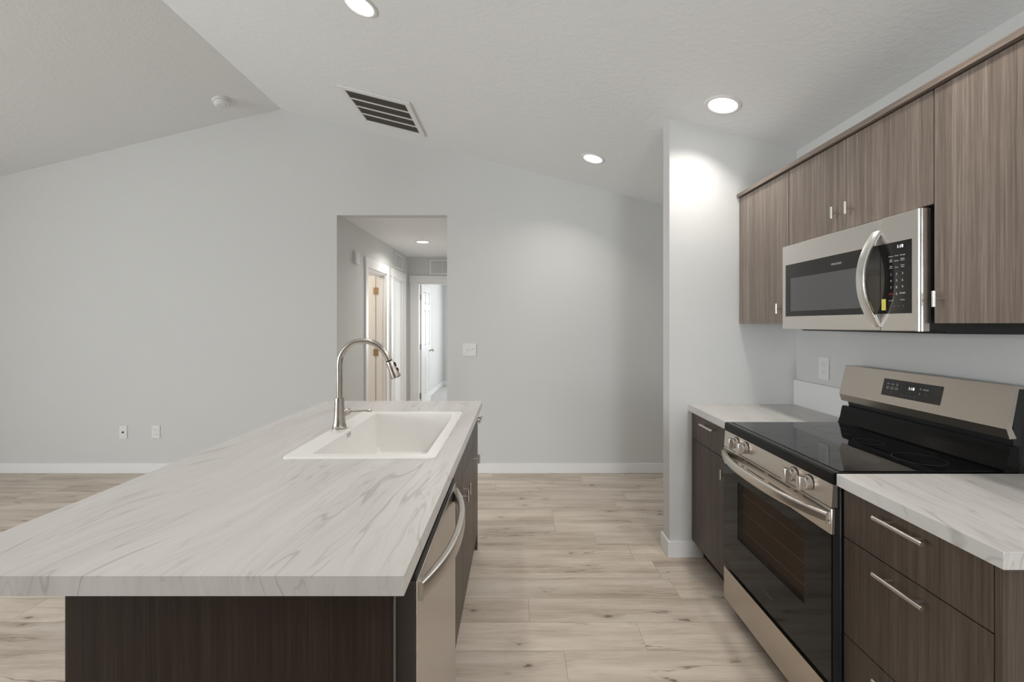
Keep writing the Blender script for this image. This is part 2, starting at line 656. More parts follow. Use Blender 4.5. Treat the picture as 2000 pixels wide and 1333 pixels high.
HX0, HX1, HZ = -1.684, -0.652, 2.416         # hallway opening
bm = new_bm()
prism(bm, [(XL - 0.12, 0), (HX0, 0), (HX0, zr(HX0)), (RX, RZ), (XL - 0.12, zr(XL - 0.12))], 'Y', YB, YB + 0.114)
prism(bm, [(HX1, 0), (XR + 0.12, 0), (XR + 0.12, zr(XR + 0.12)), (HX1, zr(HX1))], 'Y', YB, YB + 0.114)
prism(bm, [(HX0, HZ), (HX1, HZ), (HX1, zr(HX1)), (HX0, zr(HX0))], 'Y', YB, YB + 0.114)
struct('wall_back', bm, M_wall, 'pale grey gable wall with the hallway opening', 'wall')
bm = bx(XR, XR + 0.12, YF, YB, 0, zr(XR) + 0.02)
struct('wall_right', bm, M_wall, 'pale grey wall behind the range and cupboards', 'wall')
bm = prism(new_bm(), [(0.9176, 0), (XR, 0), (XR, zr(XR)), (0.9176, zr(0.9176))], 'Y', 2.705, 2.819)
struct('wall_partition', bm, M_wall, 'pale grey stub wall at the end of the range counter, brightly lit at the top', 'wall')


def wall_with_holes(bm, plane, t0, t1, a0, a1, z1, holes):
    """wall in plane 'X' or 'Y', thickness t0..t1, running a0..a1; holes: (a, b, z0, z1) sorted"""
    def b(p, q, zl, zh):
        if q - p < 1e-4 or zh - zl < 1e-4:
            return
        if plane == 'X':
            box(bm, t0, t1, p, q, zl, zh)
        else:
            box(bm, p, q, t0, t1, zl, zh)
    cur = a0
    for (p, q, zl, zh) in holes:
        b(cur, p, 0, z1)
        b(p, q, 0, zl)
        b(p, q, zh, z1)
        cur = q
    b(cur, a1, 0, z1)
    return bm


bm = wall_with_holes(new_bm(), 'X', XL - 0.12, XL, YF, YB, zr(XL), [(-3.18, -1.42, 0.82, 2.08), (-0.78, 0.98, 0.82, 2.08)])
struct('wall_left', bm, M_wall, 'pale grey window wall of the living room', 'wall')
bm = new_bm()
wall_with_holes(bm, 'Y', YF - 0.12, YF, XL, XR, 2.43, [(-4.36, -2.04, 0.14, 2.06), (0.32, 1.20, 0.14, 2.06)])
prism(bm, [(XL, 2.43), (XR, 2.43), (RX, RZ)], 'Y', YF - 0.12, YF)
struct('wall_front', bm, M_wall, 'pale grey gable wall with the glazed door', 'wall')


def window(n, plane, t, a0, a1, z0, z1, label):
    bm = new_bm()
    w = 0.05

    def b(p, q, zl, zh, d=0.05):
        if plane == 'X':
            box(bm, t - d / 2, t + d / 2, p, q, zl, zh, 0.004)
        else:
            box(bm, p, q, t - d / 2, t + d / 2, zl, zh, 0.004)
    b(a0, a1, z0, z0 + w); b(a0, a1, z1 - w, z1)
    b(a0, a0 + w, z0 + w, z1 - w); b(a1 - w, a1, z0 + w, z1 - w)
    m = (a0 + a1) / 2
    b(m - 0.025, m + 0.025, z0 + w, z1 - w)
    struct('window_%d' % n, bm, M_white, label, 'window')


window(1, 'X', XL - 0.06, -3.18, -1.42, 0.82, 2.08, 'white framed slider window behind the viewer on the left wall')
window(2, 'X', XL - 0.06, -0.78, 0.98, 0.82, 2.08, 'white framed slider window level with the viewer on the left wall')
window(3, 'Y', YF - 0.06, -4.36, -2.04, 0.14, 2.06, 'wide white framed glazed patio door')
window(4, 'Y', YF - 0.06, 0.32, 1.20, 0.14, 2.06, 'narrow white framed glazed door behind the kitchen')

# unseen block added behind the viewer to keep light off the island
bm = bx(-2.7, 0.28, YF, -0.9, 0, 2.44)
struct('light_blocker', bm, M_wood_up, 'unseen block added behind the viewer to shade the island', 'wall')

window(5, 'Y', 10.30, -0.45, 1.05, 0.82, 2.08, 'white framed window in the end wall of the bedroom')

# baseboards
BH, BT = 0.0925, 0.0125


def board(bm, plane, t0, t1, a0, a1):
    if plane == 'Y':
        return box(bm, a0, a1, t0, t1, 0, BH, 0.003)
    return box(bm, t0, t1, a0, a1, 0, BH, 0.003)


bm = board(new_bm(), 'Y', YB - BT, YB, XL, HX0)
struct('baseboard_back_left', bm, M_white, 'white baseboard along the gable wall left of the hallway', 'baseboard')
bm = board(new_bm(), 'Y', YB - BT, YB, HX1, XR)
struct('baseboard_back_right', bm, M_white, 'white baseboard along the gable wall right of the hallway', 'baseboard')
bm = new_bm()
x0, y0, y1 = 0.9176, 2.705, 2.819
prism(bm, [(x0 - BT, y0 - BT), (1.115, y0 - BT), (1.115, y0), (x0, y0), (x0, y1), (XR, y1), (XR, y1 + BT), (x0 - BT, y1 + BT)], 'Z', 0, BH)
struct('baseboard_partition', bm, M_white, 'white baseboard wrapping the foot of the stub wall', 'baseboard')
bm = board(new_bm(), 'X', XL, XL + BT, YF, YB - BT)
struct('baseboard_left', bm, M_white, 'white baseboard along the window wall', 'baseboard')

# ------------------------------------------------------------------ hallway, bedroom and side rooms
HYE, HC = 6.984, 2.4335
D1, D2 = (5.075, 5.78), (6.09, 6.70)          # door openings in the hallway's left wall
bm = wall_with_holes(new_bm(), 'X', HX0 - 0.114, HX0, YB + 0.114, HYE + 0.114, HC, [(D1[0], D1[1], 0, 2.032), (D2[0], D2[1], 0, 2.032)])
struct('wall_hall_left', bm, M_wall, 'pale grey hallway wall with two door openings', 'wall')
bm = bx(HX1, HX1 + 0.114, YB + 0.114, HYE + 0.114, 0, HC)
struct('wall_hall_right', bm, M_wall, 'pale grey plain wall on the hidden side of the hallway', 'wall')
bm = wall_with_holes(new_bm(), 'Y', HYE, HYE + 0.114, HX0, HX1, HC, [(-1.532, -0.772, 0, 2.032)])
struct('wall_hall_end', bm, M_wall, 'pale grey wall at the far end of the hallway', 'wall')
bm = bx(-3.62, HX1 + 0.114, YB + 0.114, HYE + 0.114, HC, HC + 0.1)
struct('ceiling_hall', bm, M_ceil, 'flat pale ceiling of the hallway', 'ceiling')
# bedroom
bm = bx(1.5, 1.614, 7.098, 10.24, 0, HC)
struct('wall_bedroom_right', bm, M_wall, 'pale bedroom wall on the hidden side of the room', 'wall')
bm = bx(-1.789, -1.675, 7.098, 10.24, 0, HC)
struct('wall_bedroom_left', bm, M_wall, 'bright bedroom wall beyond the open panelled door', 'wall')
bm = wall_with_holes(new_bm(), 'Y', 10.24, 10.354, -1.789, 1.614, HC, [(-0.45, 1.05, 0.82, 2.08)])
struct('wall_bedroom_end', bm, M_wall, 'bright bedroom wall at the very end of the view', 'wall')
bm = bx(HX1 + 0.114, 1.614, HYE, HYE + 0.114, 0, HC)
struct('wall_bedroom_front', bm, M_wall, 'bedroom wall on the hidden side of its doorway', 'wall')
bm = bx(-1.789, 1.614, 7.098, 10.354, HC, HC + 0.1)
struct('ceiling_bedroom', bm, M_ceil, 'flat pale bedroom ceiling', 'ceiling')
bm = bx(-1.789, 1.614, 7.04, 10.354, -0.12, 0.004)
struct('floor_bedroom', bm, M_carpet, 'pale grey bedroom carpet seen through the far doorway', 'floor')
bm = bx(-1.675, -1.675 + BT, 7.098, 10.24, 0.004, 0.10, 0.003)
struct('baseboard_bedroom_left', bm, M_white, 'white baseboard along the bright bedroom wall', 'baseboard')
bm = bx(-1.66, 1.5, 10.24 - BT, 10.24, 0.004, 0.10, 0.003)
struct('baseboard_bedroom_end', bm, M_white, 'white baseboard across the far bedroom wall', 'baseboard')
# side rooms behind the hallway's left wall
bm = bx(-3.62, -3.5, YB + 0.114, 7.098, 0, HC)
struct('wall_side_rooms', bm, M_wall, 'outer wall of the rooms left of the hallway', 'wall')
bm = bx(-3.5, HX0 - 0.114, 5.90, 5.99, 0, HC)
struct('wall_between_rooms', bm, M_wall, 'wall between the two rooms left of the hallway', 'wall')
bm = bx(-3.5, HX0 - 0.114, 7.0, 7.098, 0, HC)
struct('wall_second_room', bm, M_wall, 'far wall of the second room left of the hallway', 'wall')

# casings: flat boards with a taller, slightly wider head
CW = 0.085


def casing_x(n, xf, a, b, label):
    bm = new_bm()
    for s in (1,):
        box(bm, xf, xf + 0.018, a - CW, a - 0.005, 0, 2.035, 0.002)
        box(bm, xf, xf + 0.018, b + 0.005, b + CW, 0, 2.035, 0.002)
        box(bm, xf, xf + 0.022, a - CW - 0.012, b + CW + 0.012, 2.035, 2.143, 0.002)
    # jambs line the opening
    box(bm, xf - 0.114, xf + 0.001, a - 0.005, a + 0.014, 0, 2.032)
    box(bm, xf - 0.114, xf + 0.001, b - 0.014, b + 0.005, 0, 2.032)
    box(bm, xf - 0.114, xf + 0.001, a + 0.014, b - 0.014, 2.014, 2.034)
    # door stops
    box(bm, xf - 0.07, xf - 0.035, b - 0.026, b - 0.014, 0, 2.014)
    box(bm, xf - 0.07, xf - 0.035, a + 0.014, b - 0.026, 2.002, 2.014)
    struct('trim_%d' % n, bm, M_white, label, 'door casing')


casing_x(1, HX0, D1[0], D1[1], 'white door casing round the nearer, warm-lit doorway in the hallway')
casing_x(2, HX0, D2[0], D2[1], 'white door casing round the second doorway in the hallway, beside the far corner')
bm = new_bm()
xa, xb = -1.532, -0.772
box(bm, xa - CW - 0.03, xa - 0.005, HYE - 0.018, HYE, 0, 2.035, 0.002)
box(bm, xb + 0.005, xb + CW, HYE - 0.018, HYE, 0, 2.035, 0.002)
box(bm, xa - CW - 0.042, xb + CW + 0.012, HYE - 0.022, HYE, 2.035, 2.143, 0.002)
box(bm, xa - 0.005, xa + 0.014, HYE - 0.001, HYE + 0.114, 0, 2.032)
box(bm, xb - 0.014, xb + 0.005, HYE - 0.001, HYE + 0.114, 0, 2.032)
box(bm, xa + 0.014, xb - 0.014, HYE - 0.001, HYE + 0.114, 2.014, 2.034)
struct('trim_3', bm, M_white, 'white door casing round the doorway at the end of the hallway', 'door casing')


def panel_door(bm, along, t0, t1, a0, a1, z0, z1):
    """six panel leaf; along 'Y': leaf in the YZ plane, thickness X t0..t1"""
    def b(p, q, zl, zh, i, bev=0.0):
        if along == 'Y':
            box(bm, t0 + i, t1 - i, p, q, zl, zh, bev)
        else:
            box(bm, p, q, t0 + i, t1 - i, zl, zh, bev)
    W = a1 - a0
    b(a0 + 0.01, a1 - 0.01, z0 + 0.01, z1 - 0.01, 0.011)
    st, mid = 0.115, 0.10
    cols = [(a0 + st, (a0 + a1) / 2 - mid / 2), ((a0 + a1) / 2 + mid / 2, a1 - st)]
    rows = [(z0 + 0.24, z0 + 0.83), (z0 + 1.03, z0 + 1.61), (z0 + 1.71, z0 + 1.91)]
    b(a0, a0 + st, z0, z1, 0); b(a1 - st, a1, z0, z1, 0)
    zz = [z0, rows[0][0], rows[0][1], rows[1][0], rows[1][1], rows[2][0], rows[2][1], z1]
    for k in range(0, 8, 2):
        b(a0 + st, a1 - st, zz[k], zz[k + 1], 0)
    for r in rows:
        b(cols[0][1], cols[1][0], r[0], r[1], 0)
        for c in cols:
            b(c[0] + 0.018, c[1] - 0.018, r[0] + 0.018, r[1] - 0.018, 0.003, 0.005)
    return bm


def hinge(x, y, z, m, parent, flip=False):
    bm = new_bm()
    cyl(bm, (x, y, z - 0.045), (x, y, z + 0.045), 0.006, 12)
    if not flip:
        box(bm, x, x + 0.032, y - 0.004, y - 0.001, z - 0.045, z + 0.045, 0.0008, 1)
        box(bm, x - 0.03, x, y - 0.004, y - 0.001, z - 0.045, z + 0.045, 0.0008, 1)
    else:
        box(bm, x - 0.003, x + 0.003, y, y + 0.032, z - 0.045, z + 0.045, 0.0008, 1)
        box(bm, x - 0.032, x, y - 0.002, y + 0.002, z - 0.045, z + 0.045, 0.0008, 1)
    obj('hinge', bm, m, parent)


# nearer doorway: leaf swung 90 degrees into the warm room
t = thing('door_1', 'cream-lit door standing open inside the nearer hallway doorway', 'door', (-2.15, 5.82, 0), kind='structure')
obj('leaf', panel_door(new_bm(), 'X', 5.785, 5.82, HX0 - 0.114 - 0.014 - 0.69, HX0 - 0.114 - 0.014, 0.012, 2.015), M_white, t)
for z in (0.24, 1.03, 1.817):
    hinge(HX0 - 0.114 - 0.004, 5.7655, z, M_brass, t)
# bedroom door: swung 90 degrees against the bedroom wall
t = thing('door_2', 'white six panel door standing open at the end of the hallway', 'door', (-1.52, 7.48, 0.006), kind='structure')
obj('leaf', panel_door(new_bm(), 'Y', -1.534, -1.499, 7.108, 7.862, 0.012, 2.02), M_white, t)
for z in (0.264, 1.035, 1.815):
    bm = bx(-1.5182, -1.5155, 7.045, 7.096, z - 0.045, z + 0.045, bev=0.0008, seg=1)
    cyl(bm, (-1.512, 7.1005, z - 0.045), (-1.512, 7.1005, z + 0.045), 0.006, 12)
    obj('hinge', bm, M_hinge, t)
bm = new_bm()
lathe(bm, [(0.031, 0), (0.031, 0.006), (0.012, 0.012), (0.011, 0.034), (0.022, 0.042), (0.027, 0.052), (0.025, 0.064), (0.014, 0.070), (0, 0.071)], (-1.499, 7.80, 0.945), (1, 0, 0), 20)
obj('door_knob', bm, M_nickel, t)
# strike plate on the far jamb of the second doorway
bm = bx(HX0 - 0.062, HX0 - 0.030, D2[1] - 0.0155, D2[1] - 0.0135, 0.91, 0.97, 0.0006, 1)
o = tag(obj('strike_plate', bm, M_pull), 'small metal strike plate on the jamb of the second hallway doorway', 'strike plate')
obj('latch_hole', bx(HX0 - 0.052, HX0 - 0.040, D2[1] - 0.0160, D2[1] - 0.0150, 0.925, 0.955), M_slot, o)

# ------------------------------------------------------------------ ceiling fixtures
NR = Vector((-SR, 0, -1)).normalized()        # downward normal of the right slope


def downlight(x, y, label, n=NR, z=None, watts=3.7, group='recessed ceiling lamps', spread=122):
    p = Vector((x, y, zr(x) if z is None else z))
    t = thing('ceiling_downlight', label, 'ceiling lamp', p, group)
    bm = lathe(new_bm(), [(0.071, 0.0005), (0.0725, 0.004), (0.078, 0.0075), (0.090, 0.006), (0.097, 0.0005)], p, n, 48)
    obj('trim_ring', bm, M_plastic, t)
    bm = lathe(new_bm(), [(0.0725, 0.001), (0.072, 0.0025), (0, 0.003)], p, n, 40)
    obj('lens', bm, M_lens, t)
    a = area('downlight_beam', p + n * 0.012, n, 0.14, 0.14, watts, LAMP, spread, 'DISK')
    a.parent = t
    a.location = n * 0.012
    return t


downlight(1.113, 2.431, 'lit round recessed lamp close above the bright stub wall top')
downlight(0.604, 3.566, 'lit round recessed lamp near the gable wall, right of the hallway opening')
downlight(-0.822, 2.357, 'lit round recessed lamp above the island, cut by the top edge of view')
downlight(1.05, 1.25, 'lit round recessed lamp over the near end of the range counter', watts=4.4)
downlight(1.05, -0.25, 'added unseen round lamp brightening the kitchen from behind the viewer', watts=5.5, spread=150)  # extra lamp out of view, added to brighten the end panel and uppers
downlight(-0.82, 0.35, 'lit round recessed lamp over the near end of the island')
downlight(-1.185, 5.683, 'small lit round recessed lamp in the hallway ceiling', Vector((0, 0, -1)), HC, 7.5, spread=150)

# return-air grille on the right slope
ux = Vector((1, 0, -SR)).normalized()
uy = Vector((0, 1, 0))
gc = Vector((-1.074, 3.682, zr(-1.074)))
GW, GL = 0.563, 0.607


def slope_box(bm, u0, u1, v0, v1, d0, d1, bev=0.0):
    t_ = bx(u0, u1, v0, v1, d0, d1, bev=bev)
    for v in t_.verts:
        v.co = gc + ux * v.co.x + uy * v.co.y + NR * v.co.z
    bmesh.ops.recalc_face_normals(t_, faces=t_.faces[:])
    return merge(bm, t_)


t = thing('return_air_grille', 'large white return air grille on the ceiling left of centre', 'air vent', gc)
bm = new_bm()
fw = 0.045
slope_box(bm, -GW / 2, GW / 2, -GL / 2, -GL / 2 + fw, 0.0005, 0.014, 0.003)
slope_box(bm, -GW / 2, GW / 2, GL / 2 - fw, GL / 2, 0.0005, 0.014, 0.003)
slope_box(bm, -GW / 2, -GW / 2 + fw, -GL / 2 + fw - 0.003, GL / 2 - fw + 0.003, 0.0005, 0.014, 0.003)
slope_box(bm, GW / 2 - fw, GW / 2, -GL / 2 + fw - 0.003, GL / 2 - fw + 0.003, 0.0005, 0.014, 0.003)
for k in (1, 2, 3):
    v = -GL / 2 + fw + (GL - 2 * fw) * k / 4
    slope_box(bm, -GW / 2 + fw, GW / 2 - fw, v - 0.008, v + 0.008, 0.002, 0.012, 0.002)
obj('frame', bm, M_plastic, t)
bm = new_bm()
slope_box(bm, -GW / 2 + fw, GW / 2 - fw, -GL / 2 + fw, GL / 2 - fw, 0.0005, 0.0012)
obj('filter_backing', bm, M_duct, t)
bm = new_bm()
ns = 56
for k in range(ns):
    u = -GW / 2 + fw + (GW - 2 * fw) * (k + 0.5) / ns
    slope_box(bm, u - 0.0013, u + 0.0013, -GL / 2 + fw, GL / 2 - fw, 0.0012, 0.008)
obj('louvre', bm, M_slat, t)

# smoke detector on the left slope
nl = Vector((SL, 0, -1)).normalized()
p = Vector((-2.553, 3.90, zr(-2.553)))
t = thing('smoke_detector', 'round white smoke detector on the ceiling slope left of the ridge', 'smoke detector', p)
obj('base', lathe(new_bm(), [(0.074, 0), (0.074, 0.014), (0.070, 0.018), (0, 0.018)], p, nl, 40), M_plastic, t)
obj('cover', lathe(new_bm(), [(0.062, 0.018), (0.066, 0.024), (0.062, 0.042), (0.050, 0.052), (0.03, 0.055), (0, 0.056)], p, nl, 40), M_plastic, t)
c = p + nl * 0.0545 + Vector((0.03, -0.012, 0.008))
obj('indicator', lathe(new_bm(), [(0.004, -0.004), (0.004, 0.0025), (0, 0.003)], c, nl, 12), M_grey, t)

# ------------------------------------------------------------------ wall plates and vents
def screw(bm, c, n):
    return lathe(bm, [(0.003, 0), (0.003, 0.0006), (0, 0.0009)], c, n, 10)


def plate_y(name, label, cat, x0, x1, z0, z1, y=YB, kind='outlet', group=None):
    cx, cz = (x0 + x1) / 2, (z0 + z1) / 2
    t = thing(name, label, cat, (cx, y, z0), group)
    obj('cover_plate', bx(x0, x1, y - 0.007, y, z0, z1, bev=0.0025), M_plastic, t)
    if kind == 'outlet':
        for s in (-1, 1):
            zc = cz + s * 0.0195
            r = obj('receptacle', bx(cx - 0.017, cx + 0.017, y - 0.0095, y - 0.0065, zc - 0.0145, zc + 0.0145, bev=0.001), M_plastic, t)
            b2 = new_bm()
            box(b2, cx - 0.0075, cx - 0.0055, y - 0.0099, y - 0.0094, zc - 0.001, zc + 0.007)
            box(b2, cx + 0.0055, cx + 0.0075, y - 0.0099, y - 0.0094, zc - 0.001, zc + 0.007)
            cyl(b2, (cx, y - 0.0094, zc - 0.0075), (cx, y - 0.0099, zc - 0.0075), 0.0026, 10)
            obj('slot', b2, M_grey, r)
    elif kind == 'coax':
        obj('jack', lathe(new_bm(), [(0.009, 0), (0.009, 0.002), (0.0065, 0.003), (0.0065, 0.009), (0, 0.009)], (cx, y - 0.0068, cz), (0, -1, 0), 16), M_slot, t)
    elif kind == 'switch':
        for s in (-1, 1):
            xc = cx + s * 0.023
            obj('toggle', bx(xc - 0.0045, xc + 0.0045, y - 0.017, y - 0.0065, cz - 0.004 + s * 0.003, cz + 0.010 + s * 0.003, bev=0.0015), M_plastic, t)
            for dz in (0.03, -0.03):
                obj('screw', screw(new_bm(), (xc, y - 0.0068, cz + dz), (0, -1, 0)), M_plastic, t)
    return t


plate_y('coaxial_plate', 'white cable plate with one dark round socket, low on the gable wall', 'wall plate', -3.719, -3.645, 0.322, 0.4425, kind='coax')
plate_y('wall_outlet', 'white double power outlet low on the gable wall, above the white baseboard', 'outlet', -3.416, -3.338, 0.326, 0.446)
plate_y('light_switch', 'square white double light switch right of the hallway opening', 'light switch', -0.504, -0.377, 1.095, 1.215, kind='switch')

# outlet above the backsplash, on the right wall
yc, zc0 = 2.459, 1.155
t = thing('wall_outlet', 'white double power outlet above the backsplash, left of the range', 'outlet', (XR, yc, zc0 - 0.062))
obj('cover_plate', bx(XR - 0.007, XR, yc - 0.040, yc + 0.040, zc0 - 0.062, zc0 + 0.062, bev=0.0025), M_plastic, t)
for s in (-1, 1):
    z = zc0 + s * 0.0195
    r = obj('receptacle', bx(XR - 0.0095, XR - 0.0065, yc - 0.017, yc + 0.017, z - 0.0145, z + 0.0145, bev=0.001), M_plastic, t)
    b2 = new_bm()
    box(b2, XR - 0.0099, XR - 0.0094, yc - 0.0075, yc - 0.0055, z - 0.001, z + 0.007)
    box(b2, XR - 0.0099, XR - 0.0094, yc + 0.0055, yc + 0.0075, z - 0.001, z + 0.007)
    cyl(b2, (XR - 0.0094, yc, z - 0.0075), (XR - 0.0099, yc, z - 0.0075), 0.0026, 10)
    obj('slot', b2, M_grey, r)


def wall_vent(plane, label, t0, a0, a1, z0, z1):
    """supply or transfer grille with horizontal louvres"""
    def bb(bm, p, q, zl, zh, d0, d1, bev=0.0):
        if plane == 'X':
            return box(bm, t0 + d0, t0 + d1, p, q, zl, zh, bev)
        return box(bm, p, q, t0 - d1, t0 - d0, zl, zh, bev)
    c = (t0, (a0 + a1) / 2, z0) if plane == 'X' else ((a0 + a1) / 2, t0, z0)
    t = thing('wall_vent', label, 'air vent', c)
    f = 0.03
    bm = new_bm()
    bb(bm, a0, a1, z0, z0 + f, 0, 0.010, 0.002); bb(bm, a0, a1, z1 - f, z1, 0, 0.010, 0.002)
    bb(bm, a0, a0 + f, z0 + f - 0.002, z1 - f + 0.002, 0, 0.010, 0.002); bb(bm, a1 - f, a1, z0 + f - 0.002, z1 - f + 0.002, 0, 0.010, 0.002)
    m = (a0 + a1) / 2
    bb(bm, m - 0.006, m + 0.006, z0 + f, z1 - f, 0, 0.009)
    obj('frame', bm, M_plastic, t)
    bm = bb(new_bm(), a0 + f, a1 - f, z0 + f, z1 - f, 0.0, 0.001)
    obj('backing', bm, M_grey, t)
    bm = new_bm()
    k = 0
    z = z0 + f + 0.005
    while z < z1 - f - 0.006:
        bb(bm, a0 + f, a1 - f, z, z + 0.0075, 0.001, 0.006)
        z += 0.0115
    obj('louvre', bm, M_plastic, t)


wall_vent('X', 'white louvred vent high on the left hallway wall above the second doorway', HX0, 6.19, 6.60, 2.168, 2.386)
wall_vent('Y', 'white louvred vent high on the end wall of the hallway above its doorway', HYE, -1.354, -0.935, 2.158, 2.389)
t = thing('door_chime', 'small white door chime box on the left hallway wall', 'door chime', (HX0, 4.69, 2.02))
obj('cover', bx(HX0 + 0.012, HX0 + 0.036, 4.63, 4.75, 2.02, 2.15, bev=0.008, seg=3), M_plastic, t)
obj('base', bx(HX0, HX0 + 0.013, 4.636, 4.744, 2.027, 2.143), M_plastic, t)

# ------------------------------------------------------------------ cabinet hardware
def t_knob(x, y, z, s, parent):
    """vertical bar on one post; x = face, s = outward direction"""
    bm = new_bm()
    cyl(bm, (x, y, z), (x + s * 0.029, y, z), 0.0042, 14)
    cyl(bm, (x + s * 0.031, y, z - 0.025), (x + s * 0.031, y, z + 0.025), 0.0058, 18, 0.0008)
    obj('knob', bm, M_pull, parent)


def bar_pull(x, y, z, s, parent, L=0.158):
    bm = new_bm()
    for q in (-0.048, 0.048):
        cyl(bm, (x, y + q, z), (x + s * 0.030, y + q, z), 0.0040, 14)
    cyl(bm, (x + s * 0.032, y - L / 2, z), (x + s * 0.032, y + L / 2, z), 0.0058, 18, 0.0008)
    obj('handle', bm, M_pull, parent)


def front(bm, x0, x1, y0, y1, z0, z1):
    return box(bm, x0, x1, y0, y1, z0, z1, 0.0012, 1)


ZC0, ZC1 = 0.8761, 0.9144                   # worktop underside and top
# ------------------------------------------------------------------ range side: base cabinets
FX, FT = 1.050, 0.019                       # cabinet face plane, door thickness
YN0, YN1 = 0.9715, 1.448
t = thing('base_cabinet', 'dark oak three drawer base cabinet in front of the range', 'cabinet', (1.36, 1.21, 0))
bm = new_bm()
box(bm, FX + FT, XR - 0.004, YN0 + 0.019, YN1, 0.105, ZC0)
obj('body', bm, M_carc, t)
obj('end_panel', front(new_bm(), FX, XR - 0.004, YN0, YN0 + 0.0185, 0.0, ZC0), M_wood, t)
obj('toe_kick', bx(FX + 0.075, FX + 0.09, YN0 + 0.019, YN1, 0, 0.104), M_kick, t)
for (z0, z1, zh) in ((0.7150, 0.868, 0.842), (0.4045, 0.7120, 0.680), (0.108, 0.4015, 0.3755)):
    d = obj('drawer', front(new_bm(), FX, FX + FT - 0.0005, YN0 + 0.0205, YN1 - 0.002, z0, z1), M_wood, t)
    bar_pull(FX, 1.211, zh, -1, d)

YA0, YA1 = 2.213, 2.703
t = thing('base_cabinet', 'dark oak base cabinet between the range and the stub wall', 'cabinet', (1.36, 2.46, 0))
obj('body', bx(FX + FT, XR - 0.004, YA0, YA1, 0.105, ZC0), M_carc, t)
obj('toe_kick', bx(FX + 0.075, FX + 0.09, YA0, YA1, 0, 0.104), M_kick, t)
d = obj('drawer', front(new_bm(), FX, FX + FT - 0.0005, YA0 + 0.002, YA1 - 0.016, 0.7150, 0.868), M_wood, t)
bar_pull(FX, 2.43, 0.8365, -1, d)
d = obj('door', front(new_bm(), FX, FX + FT - 0.0005, YA0 + 0.002, YA1 - 0.016, 0.108, 0.7120), M_wood, t)
t_knob(FX, 2.250, 0.642, -1, d)
obj('filler', bx(FX + 0.002, FX + FT, YA1 - 0.015, YA1, 0.105, ZC0), M_wood, t)

# worktops
CX = 1.029


def worktop(label, y0, y1):
    t = thing('worktop', label, 'worktop', (1.36, (y0 + y1) / 2, ZC0))
    obj('slab', bx(CX, XR, y0, y1, ZC0, ZC1, bev=0.0008, seg=1), M_counter_s, t)
    obj('backsplash', bx(1.663, XR, y0, y1, ZC1, 1.063, bev=0.0015), M_splash, t)
    return t


worktop('pale streaked laminate worktop between the range and the stub wall', 2.2105, 2.705)
worktop('pale streaked laminate worktop in front of the range, on the three drawer cabinet', 0.952, 1.4495)

# ------------------------------------------------------------------ range
RY0, RY1 = 1.4535, 2.2065
RC = (RY0 + RY1) / 2
DX = 1.015
t = thing('range', 'stainless steel electric range with black glass top and oven door', 'range', (1.34, RC, 0))
obj('body', bx(1.045, 1.655, RY0 + 0.003, RY1 - 0.003, 0.045, 0.877, bev=0.004), M_blackp, t)
for (x, y) in ((1.075, RY0 + 0.05), (1.075, RY1 - 0.05), (1.62, RY0 + 0.05), (1.62, RY1 - 0.05)):
    obj('foot', lathe(new_bm(), [(0.016, 0), (0.018, 0.008), (0.010, 0.012), (0.010, 0.050)], (x, y, 0), (0, 0, 1), 16), M_blackp, t)
# storage drawer: front with a rolled lip along its top
bm = new_bm()
prism(bm, [(DX, 0.062), (DX + 0.018, 0.046), (1.045, 0.046), (1.045, 0.206), (DX + 0.012, 0.206), (DX + 0.012, 0.213), (DX, 0.213)], 'Y', RY0, RY1)
obj('drawer', bm, M_steel, t)
# oven door
WY0, WY1, WZ0, WZ1 = 1.590, 2.070, 0.408, 0.672
bm = new_bm()
for (a, b, c_, e) in ((RY0 + 0.001, WY0, 0.236, 0.7145), (WY1, RY1 - 0.001, 0.236, 0.7145), (WY0, WY1, 0.236, WZ0), (WY0, WY1, WZ1, 0.7145)):
    box(bm, DX + 0.006, 1.044, a, b, c_, e)
d = obj('door', bm, M_blackp, t)
bm = new_bm()
for (a, b, c_, e) in ((RY0, WY0, 0.233, 0.7145), (WY1, RY1, 0.233, 0.7145), (WY0, WY1, 0.233, WZ0), (WY0, WY1, WZ1, 0.7145)):
    box(bm, DX, DX + 0.005, a, b, c_, e)
bmesh.ops.remove_doubles(bm, verts=bm.verts[:], dist=1e-5)
bmesh.ops.delete(bm, geom=[f for f in bm.faces if len([1 for g_ in bm.faces if g_ is not f and (g_.calc_center_median() - f.calc_center_median()).length < 1e-5])], context='FACES_ONLY')
obj('glass_panel', bm, M_door_glass, d)
bm = bx(DX + 0.0005, DX + 0.0035, WY0, WY1, WZ0, WZ1)
obj('window', bm, M_ovwin, d)
bm = new_bm()
# stainless head of the door, pierced by two rows of slots
HZ0, HZ1 = 0.7150, 0.8000
SLOTS = [(1.462, 1.598), (1.628, 1.648), (1.674, 1.816), (1.846, 1.985), (2.013, 2.031), (2.065, 2.197)]
box(bm, DX, DX + 0.014, RY0, RY1, HZ0, HZ1, 0.003)
obj('door_head', bm, M_steel_c, d)
obj('door_head_core', bx(DX + 0.0145, 1.044, RY0 + 0.001, RY1 - 0.001, HZ0, HZ1), M_blackp, d)
bm = new_bm()
for z in (0.788, 0.757):
    for a, b in SLOTS:
        box(bm, DX - 0.0006, DX + 0.002, a, b, z - 0.0022, z + 0.0022, 0.0004, 1)
obj('vent_slot', bm, M_slot, d)
path = []
for i in range(41):
    u = i / 40
    y = RY0 + 0.010 + (RY1 - RY0 - 0.020) * u
    e = max(0.0, 1 - abs(2 * u - 1) ** 2.6)
    path.append((DX - 0.004 - 0.056 * e, y, 0.7665))
bm = sweep(new_bm(), path, rrect_section(0.022, 0.038, 0.0095, 6), (0, 0, 1))
obj('handle', bm, M_steel_c, d)
